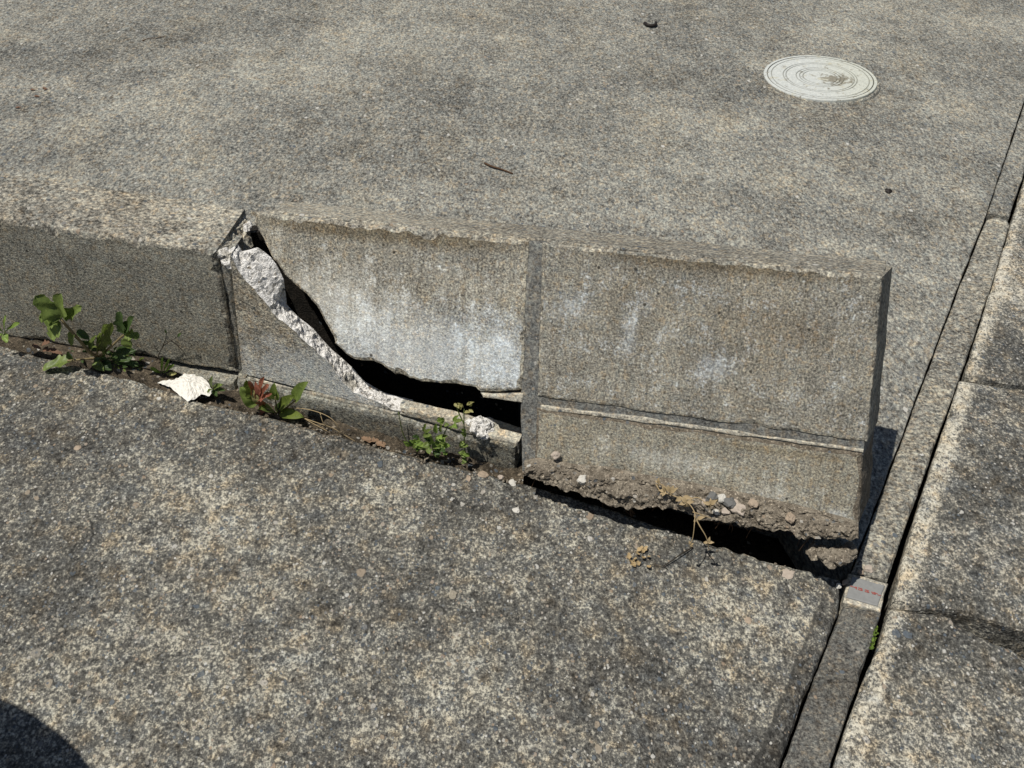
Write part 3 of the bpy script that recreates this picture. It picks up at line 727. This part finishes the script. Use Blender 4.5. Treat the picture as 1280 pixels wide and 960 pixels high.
# 1 the large lobed weed
rw = random.Random(21)
SMALL = []
for k in range(58):
    x = rw.gauss(148, 17) if k % 3 else rw.gauss(120, 14); x = min(180, max(92, x)); y = 446+(x-120)*.27+rw.uniform(-14, 11); f_ = rw.uniform(.006, .03)
    a_ = rw.uniform(0, 6.28); l_ = rw.uniform(5, 11)
    SMALL.append(((x, y, f_), (x+l_*math.cos(a_), y+l_*.7*math.sin(a_)-1, f_+rw.uniform(0, .008)), l_*.6, rw.choice(['round', 'lobed', 'lance']), dict(mat=rw.choice([1, 1, 1, 0, 2]))))
weed('weed', (117, 445), 'largest lobed-leaf green weed growing at the foot of the wall', 'weed', .022,
     [((76, 398, .05), (46, 373, .062), 29, 'lobed'), ((77, 397, .05), (72, 371, .055), 26, 'lobed'), ((80, 398, .05), (98, 384, .05), 15, 'lobed', dict(facing=(.3, -.6, .7))),
      ((74, 400, .05), (50, 396, .062), 24, 'lobed'), ((75, 402, .05), (61, 423, .062), 26, 'lobed'), ((92, 415, .042), (86, 433, .045), 13, 'round'),
      ((96, 413, .04), (112, 424, .04), 10, 'round', dict(mat=1)),
      ((122, 440, .03), (126, 406, .035), 14, 'lobed', dict(facing=(-.8, -.4, .4), mat=2)), ((126, 438, .03), (138, 411, .04), 14, 'lobed', dict(facing=(.4, -.6, .5), mat=2)), ((128, 428, .03), (129, 446, .03), 9, 'round', dict(mat=2)),
      ((153, 416, .04), (147, 393, .045), 16, 'lobed', dict(mat=1)), ((155, 417, .04), (162, 397, .045), 13, 'lobed', dict(mat=1)), ((156, 418, .04), (173, 420, .04), 14, 'lobed'), ((155, 422, .04), (163, 436, .042), 13, 'round'),
      ((92, 449, .035), (52, 458, .055), 19, 'lobed', dict(facing=(0, -.1, 1))), ((90, 450, .035), (84, 441, .04), 9, 'round', dict(mat=1)),
      ((140, 444, .02), (160, 450, .03), 12, 'round', dict(mat=1)), ((140, 446, .02), (172, 456, .025), 12, 'lobed', dict(mat=1)), ((130, 452, .02), (138, 462, .03), 14, 'round', dict(mat=1)), ((118, 452, .02), (128, 462, .035), 12, 'round'),
      ((145, 440, .02), (168, 438, .02), 13, 'round', dict(mat=1)), ((140, 450, .015), (152, 468, .02), 12, 'round', dict(mat=1)), ((112, 436, .03), (117, 420, .03), 8, 'round')]+SMALL,
     [([(122, 446, .018), (112, 440, .03), (98, 424, .04), (76, 399, .05)], (.0026, .0017)), ([(120, 446, .018), (122, 438, .03), (124, 425, .032)], (.0018, .001)), [(124, 446, .018), (140, 432, .03), (155, 418, .04)], [(118, 448, .02), (105, 449, .03), (84, 451, .04)]],
     mats=('leaf', 'leaf_dark', 'leaf_mix'), sr=(.0018, .0012))
weed('weed', (5, 424), 'small bright green weed at the left edge of the photograph', 'weed', .03,
     [((6, 415, .03), (2, 396, .04), 8, 'spoon'), ((7, 414, .03), (19, 403, .04), 10, 'spoon'), ((6, 417, .03), (8, 428, .04), 9, 'round'), ((4, 415, .03), (-8, 405, .04), 10, 'spoon'), ((4, 416, .03), (-6, 422, .04), 9, 'spoon')],
     [[(6, 427, .02), (6, 415, .03)]], mats=('leaf_bright',), stem='stem_green')
weed('weed', (203, 472), 'small rosette of bright spoon-shaped leaves just left of the crumpled paper', 'weed', .015,
     [((203, 468, .016), (200, 449, .024), 8, 'spoon'), ((203, 468, .016), (186, 471, .028), 9, 'spoon'), ((203, 468, .016), (190, 460, .028), 8, 'spoon'), ((204, 468, .016), (213, 456, .022), 8, 'spoon'), ((204, 469, .016), (218, 466, .022), 8, 'spoon', dict(mat=1)),
      ((203, 470, .016), (212, 480, .028), 9, 'spoon'), ((204, 468, .016), (208, 450, .022), 7, 'spoon')], [[(203, 478, .015), (203, 468, .016)]], mats=('leaf_bright', 'leaf_pale'), stem='stem_green')
weed('weed', (268, 488), 'tiny green sprout at the right edge of the crumpled paper', 'weed', .03,
     [((265, 484, .03), (262, 472, .04), 7, 'round'), ((266, 486, .03), (259, 488, .05), 6, 'round'), ((267, 485, .03), (275, 480, .04), 7, 'round'), ((268, 487, .03), (270, 494, .045), 7, 'round', dict(mat=1)), ((270, 486, .03), (279, 487, .04), 6, 'round', dict(mat=1))],
     [[(268, 496, .015), (267, 485, .03)]], mats=('leaf', 'leaf_dark'), stem='stem_green')
weed('weed', (345, 512), 'weed with crumpled red leaves beside round green ones in front of the cracked block', 'weed', .02,
     [((322, 504, .03), (302, 486, .04), 24, 'round', dict(mat=0)), ((320, 500, .03), (308, 480, .042), 15, 'lobed', dict(mat=2)), ((319, 497, .035), (314, 479, .042), 10, 'lobed', dict(mat=1, facing=(.5, -.5, .7))), ((321, 497, .035), (322, 477, .042), 9, 'lobed', dict(mat=1, curl=.3)), ((323, 498, .035), (331, 482, .042), 10, 'lobed', dict(mat=1, facing=(-.5, -.6, .6))), ((325, 494, .038), (319, 484, .044), 8, 'round', dict(mat=1, curl=.5)),
      ((322, 500, .038), (332, 492, .044), 9, 'lobed', dict(mat=1, curl=.3)), ((322, 503, .04), (316, 492, .045), 9, 'round', dict(mat=4, curl=.4)), ((330, 509, .03), (320, 495, .045), 11, 'lobed', dict(mat=1)),
      ((342, 514, .02), (327, 508, .045), 15, 'round'), ((345, 500, .02), (341, 482, .025), 13, 'round'), ((350, 510, .02), (362, 495, .03), 15, 'round', dict(mat=2)),
      ((368, 500, .02), (378, 479, .03), 18, 'round'), ((350, 516, .02), (375, 519, .035), 14, 'round', dict(mat=2)), ((345, 514, .015), (352, 502, .02), 9, 'round', dict(mat=3)), ((330, 512, .02), (324, 518, .03), 7, 'lobed', dict(mat=1)),
      ((338, 500, .03), (333, 492, .04), 8, 'lobed', dict(mat=4))],
     [[(348, 518, .012), (345, 505, .02), (344, 495, .02)], [(348, 518, .012), (360, 508, .02), (370, 500, .022)], [(348, 518, .012), (336, 512, .03), (322, 504, .03)]],
     P=lambda x, y, f: SH(x, y, -f), mats=('leaf', 'leaf_red', 'leaf_mix', 'leaf_dark', 'leaf_pale'))
SHF = lambda x, y, f: SH(x, y, -f)
rr = random.Random(11)
lv = []
for (cx, cy, n_, sp, big) in [(540, 556, 16, 13, 12), (523, 556, 8, 8, 8), (528, 545, 6, 7, 8), (548, 545, 7, 8, 9), (515, 560, 6, 6, 7), (561, 528, 7, 7, 8), (556, 560, 7, 7, 9)]:
    for k in range(n_):
        a = rr.uniform(0, 6.28); d = sp*rr.random()**.5; x, y = cx+d*math.cos(a), cy+d*.8*math.sin(a); a2 = a+rr.uniform(-.6, .6); l_ = big*rr.uniform(.7, 1.1)
        f_ = .018+.022*rr.random()
        lv.append(((x, y, f_), (x+l_*math.cos(a2), y+l_*math.sin(a2)*.8-2, f_+.006), l_*.75, rr.choice(['round', 'lobed', 'round']), dict(mat=rr.choice([0, 0, 1, 1, 2]))))
weed('weed', (541, 572), 'bushy small-leaved green weed growing below the open end of the crack', 'weed', .02, lv,
     [[(545, 575, .008), (552, 550, .02), (561, 530, .022)], [(543, 575, .008), (530, 560, .02), (518, 558, .025)], [(543, 575, .01), (540, 555, .02)], [(520, 566, .01), (505, 545, .012), (498, 515, .014)]],
     P=SHF, mats=('leaf', 'leaf_bright', 'leaf_dark'), stem='stem_green', sr=(.001, .0006))
lv = []
for (x, y, l_) in [(579, 509, 9), (583, 506, 9), (586, 512, 8), (575, 512, 8), (580, 515, 8), (568, 504, 9), (572, 506, 8), (589, 508, 7)]:
    a = rr.uniform(0, 6.28); lv.append(((x, y, .03), (x+l_*math.cos(a), y+l_*.7*math.sin(a)-1, .034), 4.2, 'lance', dict(mat=1)))
for (x, y, l_) in [(580, 552, 8), (583, 545, 8), (577, 560, 10), (583, 566, 10), (579, 572, 9), (585, 556, 8), (584, 576, 8), (576, 566, 9), (582, 540, 6), (587, 569, 8)]:
    a = rr.uniform(0, 6.28); lv.append(((x, y, .028), (x+l_*math.cos(a), y+l_*.7*math.sin(a), .035), 5.5, 'round', dict(mat=0 if rr.random() < .6 else 2)))
weed('weed', (584, 584), 'tall thin weed with a pale starry tip standing in front of the dark hole', 'weed', .015, lv,
     [[(584, 586, .008), (581, 560, .028), (580, 530, .032), (580, 511, .03)], [(580, 530, .032), (573, 515, .03), (570, 506, .03)]], P=SHF, mats=('leaf', 'leaf_pale', 'leaf_bright'), stem='stem_green', sr=(.0011, .0007))
# thin dark twiggy weeds against the left wall
weed('weed', (200, 452), 'thin dark leafless seedling against the left wall face', 'weed', .004,
     [((222, 421, .012), (226, 416, .014), 4, 'lance'), ((208, 417, .012), (206, 412, .014), 3, 'lance')],
     [[(196, 450, .004), (203, 434, .008), (212, 427, .01), (222, 421, .012)], [(203, 434, .008), (207, 424, .01), (208, 414, .012)], [(214, 426, .01), (222, 432, .01), (230, 440, .01)], [(198, 440, .006), (192, 432, .006)]],
     mats=('leaf_dark',), stem='stem_dark', sr=(.0007, .0004))
# moss tuft in the kerb gap
tb = G(1094, 797, -.002); r_ = root('moss_tuft', tb, label='tiny bright green moss tuft in the gap right of the dark kerb strip', cat='moss')
bm = bmesh.new()
for k in range(60):
    t = rr.random(); p = G(1096-t*8+rr.uniform(-2, 2), 785+t*27, rr.uniform(-.006, .001)); d = Vector((rr.uniform(-.5, .5), rr.uniform(-.7, .3), 1)).normalized()*.004
    leaf(bm, p, p+d, .0022, 'lance', nu=4, nv=2, seed=k, mat=0)
link('foliage', bm, M['leaf_bright'], r_, smooth=True)

# dry stalks
def stalk(name, label, cat, strands, rad0=.0011, mat='straw', tufts=(), P=None, group=None):
    b = P(*strands[0][0]); r_ = root(name, b, label=label, cat=cat, group=group); bm = bmesh.new()
    for st in strands: tube(bm, curve([P(*q) for q in st], 6), rad0, rad0*.5, 5)
    link('stem', bm, M[mat], r_, smooth=True)
    if tufts:
        bm = bmesh.new()
        for k, (x, y, f, l_) in enumerate(tufts):
            for j in range(5):
                a = rr.uniform(0, 6.28); p = P(x, y, f); q = P(x+l_*math.cos(a), y+l_*math.sin(a)*.8, f+rr.uniform(-.002, .006))
                leaf(bm, p, q, (q-p).length*.55, 'lance', nu=5, nv=2, seed=k*7+j, curl=.4)
        link('foliage', bm, M[mat], r_, smooth=True)
    return r_
stalk('dry_stalk', 'looped dry straw stalk lying along the gap right of the red-leaved weed', 'dry weed',
      [[(358, 510, .02), (380, 511, .028), (400, 516, .035), (415, 524, .04), (424, 536, .04), (422, 543, .03)], [(378, 522, .03), (398, 529, .035), (418, 536, .03), (445, 552, .03), (480, 566, .02)],
       [(375, 520, .02), (400, 534, .025), (430, 549, .025), (462, 560, .02)], [(400, 516, .03), (404, 528, .035), (412, 536, .03)]], P=SHF, rad0=.00065)
bm = bmesh.new(); 
for k, (x, y) in enumerate([(463, 551), (458, 549), (470, 553), (476, 556), (452, 547)]):
    p = SHF(x, y, .028); leaf(bm, p, p+Vector((rr.uniform(.006, .013), rr.uniform(-.008, .004), .001)), .008, 'lobed', facing=(0, 0, 1), seed=k)
tag(link('dead_leaf', bm, plain('orange_leaf', (.20, .13, .08), .8, .4), loc=SHF(463, 551, .028), smooth=True), 'crumbled orange-brown dead leaf in the gap below the bed joint', 'leaf')
PLF = lambda x, y, f: PL(x, y, f)
stalk('dry_vine', 'yellow dry vine hanging from the dirt-caked footing down over the sidewalk edge', 'dry weed',
      [[(820, 605, .026), (826, 614, .03), (840, 619, .034), (858, 627, .038), (868, 640, .05), (868, 655, .06), (866, 672, .06), (863, 680, .06)],
       [(868, 645, .05), (875, 658, .052), (883, 672, .05), (886, 686, .045)], [(858, 627, .038), (872, 622, .036), (886, 632, .04)], [(866, 640, .045), (878, 644, .04), (890, 648, .035)],
       [(840, 619, .034), (832, 610, .036), (823, 603, .03)]],
      tufts=[(823, 604, .03, 6), (832, 614, .033, 8), (838, 615, .035, 8), (853, 622, .038, 11), (858, 628, .04, 10), (863, 681, .06, 5), (888, 630, .038, 8), (872, 648, .05, 7), (885, 678, .05, 6)], P=PLF, rad0=.0009)
GF = lambda x, y, f: S(x, y, f)
stalk('dry_stalk', 'dark dry stalk with crumpled tan head lying on the sidewalk below the vine', 'dry weed',
      [[(866, 684, .003), (852, 692, .006), (838, 702, .004), (826, 708, .003), (812, 705, .004)], [(829, 707, .003), (835, 712, .002)]], mat='stem_dark', P=GF, rad0=.0009)
bm = bmesh.new()
for k in range(16):
    p = S(798+rr.uniform(-14, 12), 698+rr.uniform(-9, 12), .003); leaf(bm, p, p+Vector((rr.uniform(-.008, .008), rr.uniform(-.008, .008), .002)), .006, 'lobed', facing=(0, 0, 1), seed=k, curl=-.3, nu=6, nv=4)
tag(link('dead_leaf', bm, plain('tan_leaf', (.34, .25, .13), .8, .4), loc=S(798, 700), smooth=True), 'crumpled tan dry leaf cluster lying on the sidewalk', 'leaf')
bm = bmesh.new()
for k, (x, y, x2, y2, w_) in enumerate([(52, 431, 60, 427, .009), (60, 436, 76, 441, .007), (54, 436, 62, 438, .008), (40, 431, 50, 435, .006)]):
    leaf(bm, LP(x, y, .022), LP(x2, y2, .026), w_, 'lobed', facing=(0, -.3, 1), seed=k)
tag(link('dead_leaf', bm, M['deadleaf'], loc=LP(56, 434, .022), smooth=True), 'reddish-brown dead leaf in the gap just left of the largest weed', 'leaf')
# single twigs and specks
bm = bmesh.new(); tube(bm, curve([G(606, 204, .002), G(615, 208, .004), G(628, 212, .003), G(641, 217, .002)], 5), .0021, .0015, 6)
tag(link('twig', bm, M['twig'], loc=G(622, 210), smooth=True), 'short straight brown twig lying on the upper pavement behind the wall', 'twig')
bm = bmesh.new(); tube(bm, curve([G(178, 51, .001), G(186, 48, .003), G(198, 47, .002), G(206, 45, .002)], 5), .0012, .0006, 6)
tag(link('twig', bm, M['twig'], loc=G(190, 48), smooth=True), 'thin bent twig on the far upper left pavement', 'twig')
def lump(name, label, cat, px, r, mat, sd, flat=.6, d=.5, P=None, group=None, stretch=None):
    c = (P or (lambda x, y: G(x, y)))(*px); bm = bmesh.new(); stone(bm, c+Vector((0, 0, r*flat*d)), r, seed=sd, flat=flat, sub=3 if r > .006 else 2, rough=.45)
    return tag(link(name, bm, M[mat], loc=c, smooth=False), label, cat, group)
bm = bmesh.new()
tube(bm, curve([G(806, 29, .003), G(809, 31, .005), G(814, 32, .005), G(819, 31, .006), (G(820, 28, .006))], 4), .0045, .0035, 8)
tag(link('droppings', bm, M['black'], loc=G(812, 30), smooth=True), 'dark curled dropping on the far pavement left of the round cover', 'dropping')
lump('seed', 'small black seed lying on the pavement right of the tipped wall top', 'seed', (1110, 240), .0065, 'black', 5)
bm = bmesh.new()
for k, (x, y) in enumerate([(37, 112), (52, 110), (42, 120), (54, 112), (19, 135)]):
    p = G(x, y, .001); leaf(bm, p, p+Vector((.014*rr.uniform(.6, 1), .004*rr.uniform(-1, 1), .002)), .006, 'lobed', facing=(0, 0, 1), seed=k, nu=6, nv=4)
tag(link('leaf_litter', bm, M['deadleaf'], loc=G(40, 115), smooth=True), 'scatter of tiny brown leaf scraps on the far left pavement', 'leaf litter')

# pebbles
P2 = lambda x, y: PL(x, y, .018)
peb = [((695, 571), .0065, 'pebble', lambda x, y: PL(x, y, .006), 'tan pebble stuck at the left end of the lower block'),
       ((902, 625), .0065, 'pebble_white', P2, 'white angular pebble on the dirt crust, topmost of its cluster'),
       ((880, 630), .0060, 'pebble', P2, 'pale pebble at the left end of the cluster on the dirt crust'),
       ((922, 637), .0085, 'pebble', P2, 'largest pale pebble in the cluster on the dirt crust'),
       ((906, 640), .0060, 'pebble', P2, 'pale pebble just left of the largest one on the dirt crust'),
       ((897, 641), .0045, 'pebble_white', P2, 'small white pebble low in the cluster on the dirt crust'),
       ((912, 631), .0080, 'pebble_grey', P2, 'dark grey pebble in the middle of the cluster on the dirt crust'),
       ((890, 623), .0070, 'pebble_grey', P2, 'dark grey pebble at the upper left of the cluster on the dirt crust'),
       ((942, 631), .0060, 'pebble_tan', P2, 'tan pebble at the right end of the cluster on the dirt crust'),
       ((988, 649), .0070, 'pebble_tan', P2, 'flat tan pebble alone on the dirt crust toward the right corner'),
       ((728, 602), .0075, 'pebble_white', P2, 'white pebble on the dirt crust near its left end'),
       ((790, 622), .0050, 'pebble_white', P2, 'small white pebble in the middle of the dirt crust')]
for i, (px, r, m_, P_, lb) in enumerate(peb): lump('pebble', lb, 'pebble', px, r, m_, 90+i, P=P_, group='pebbles on the tipped wall footing', flat=.75)
peb = [((985, 718), .0085, 'pebble', 'flat whitish chip embedded at the sidewalk corner edge', .1), ((1048, 733), .0045, 'pebble_white', 'small bright white pebble at the sidewalk corner beside the marker plate', .6),
       ((641, 604), .005, 'pebble_white', 'white pebble on the sidewalk edge left of the pit', .6), ((626, 597), .005, 'pebble', 'pale pebble at the gap left of the pit, middle of three', .6), ((604, 594), .006, 'pebble_tan', 'tan pebble at the gap below the tall thin weed', .6), ((586, 598), .0045, 'pebble_tan', 'small tan pebble on the sidewalk below the tall thin weed', .6),
       ((1086, 712), .006, 'pebble', 'pinkish pebble on the kerb just behind the marker plate', .6), ((1076, 716), .0045, 'pebble_tan', 'small tan pebble at the upper left corner of the marker plate', .6), ((1057, 728), .004, 'pebble_tan', 'tiny rust-coloured pebble between sidewalk and marker plate', .6),
       ((645, 638), .0042, 'pebble_white', 'tiny white pebble alone on the sidewalk in front of the pit', .5), ((935, 776), .005, 'pebble_tan', 'cream pebble embedded in the sidewalk at lower right', .3), ((97, 560), .005, 'pebble_tan', 'orange-tan pebble embedded in the sidewalk at left', .3), ((1211, 350), .004, 'pebble_white', 'small white pebble in the gap beside the upper kerb', .6)]
for i, (px, r, m_, lb, fl) in enumerate(peb): lump('pebble', lb, 'pebble', px, r, m_, 120+i, P=G if px[0] > 1053 else S, group='pebbles on the ground', flat=fl, d=.2)
# loose grit along the joints: one uncountable mass
bm = bmesh.new()
for k in range(520):
    t = rr.random(); x = -20+t*1060; y = atx(S_edge, x)
    if x > 655 and rr.random() < .7: continue
    e = rr.uniform(-5, 12) if x < 655 else rr.uniform(2, 18)
    if x < 655 and e < 2: d = -.008
    else: d = 0
    stone(bm, S(x, y+e, d), rr.uniform(.0008, .0026), seed=k, sub=1, rough=.5)
for f in bm.faces: f.material_index = 0
o = link('grit', bm, [M['clod']]); tag(o, 'loose brown grit crumbs along the joint between sidewalk and wall', 'grit', kind='stuff')

# crumpled white paper
outl = [(197, 481), (204, 478), (212, 482), (219, 476), (232, 470), (245, 471), (258, 477), (268, 493), (262, 498), (252, 495), (244, 502), (235, 504), (224, 496), (213, 486)]
bm = bmesh.new()
cpx = (236, 485)
rings = []
NRG = 14
for i, p in enumerate(resample([Vector((x, y, 0)) for x, y in outl], 2.2)):
    row = []
    for j in range(NRG+1):
        t = j/NRG; x, y = cpx[0]+(p.x-cpx[0])*t, cpx[1]+(p.y-cpx[1])*t
        q = S(x, y)
        cell = mnoise.cell(Vector((x/5.5, y/5.5, 0)))
        vd = mnoise.voronoi(Vector((x/7.0, y/5.5, 1.3)))[0]
        h = .003 + .011*(1-t**2) * (.6+.35*mnoise.noise(Vector((x/12, y/9, 3)))) + .003*(vd[1]-vd[0]) + .0015*mnoise.noise(Vector((x/2.2, y/2.2, 1)))
        row.append(q+Vector((0, 0, h)))
    rings.append(row)
rings.append(rings[0]); sheet(bm, rings); bmesh.ops.remove_doubles(bm, verts=bm.verts, dist=.00002); bmesh.ops.recalc_face_normals(bm, faces=bm.faces)
tag(link('crumpled_paper', bm, M['paper'], loc=S(*cpx)), 'crumpled white paper scrap lying at the sidewalk edge below the wall', 'litter')

# ------------------------------------------------------------------ a round planter added out of frame so that its shadow reaches the lower left corner
def shadow_planter():
    a, b = S(0, 880), S(100, 960)
    hgt = .42; k = hgt/(-sd.z); off = Vector((sd.x*k, sd.y*k, 0)); R_ = .30
    edge = (b-a).normalized(); nrm = Vector((edge.y, -edge.x, 0)).normalized()
    if nrm.dot(Vector((-1, -1, 0))) < 0: nrm = -nrm
    c = (a+b)/2 + nrm*(R_-.002) - off; c.z = 0
    r_ = root('shadow_planter', Vector((c.x, c.y, gs(c.x, c.y))), label='round grey concrete planter added out of view to cast the lower left shadow', cat='shadow_planter')
    z0 = gs(c.x, c.y)
    def lathe(prof, name, mat):
        bm = bmesh.new(); V = []
        for (r, z) in prof: V.append([bm.verts.new((c.x+r*math.cos(q*math.pi/32), c.y+r*math.sin(q*math.pi/32), z0+z)) for q in range(64)])
        for A_, B_ in zip(V, V[1:]):
            for q in range(64): bm.faces.new((A_[q], A_[(q+1) % 64], B_[(q+1) % 64], B_[q]))
        bm.faces.new(V[-1]); bm.faces.new(list(reversed(V[0]))); bmesh.ops.recalc_face_normals(bm, faces=bm.faces)
        return link(name, bm, mat, r_, smooth=False)
    lathe([(R_*.62, .0), (R_*.66, .01), (R_*.92, hgt-.05), (R_, hgt-.045), (R_, hgt), (R_-.03, hgt), (R_-.035, hgt-.03)], 'pot', M['mortar'])
    lathe([(R_-.038, hgt-.06), (R_-.036, hgt-.026), (.15, hgt-.018), (.01, hgt-.012)], 'soil', M['soil'])
    print('planter at', c, [tuple(round(v) for v in prj((c.x+math.cos(q)*R_, c.y+math.sin(q)*R_, z0+hgt))) for q in (0, .4, .8, 1.2, 1.57)])
def prj(q):
    d = Vector(q)-CAM; z = d.dot(fw); return (640+F*d.dot(r2)/z, 480-F*d.dot(u2)/z)
shadow_planter()
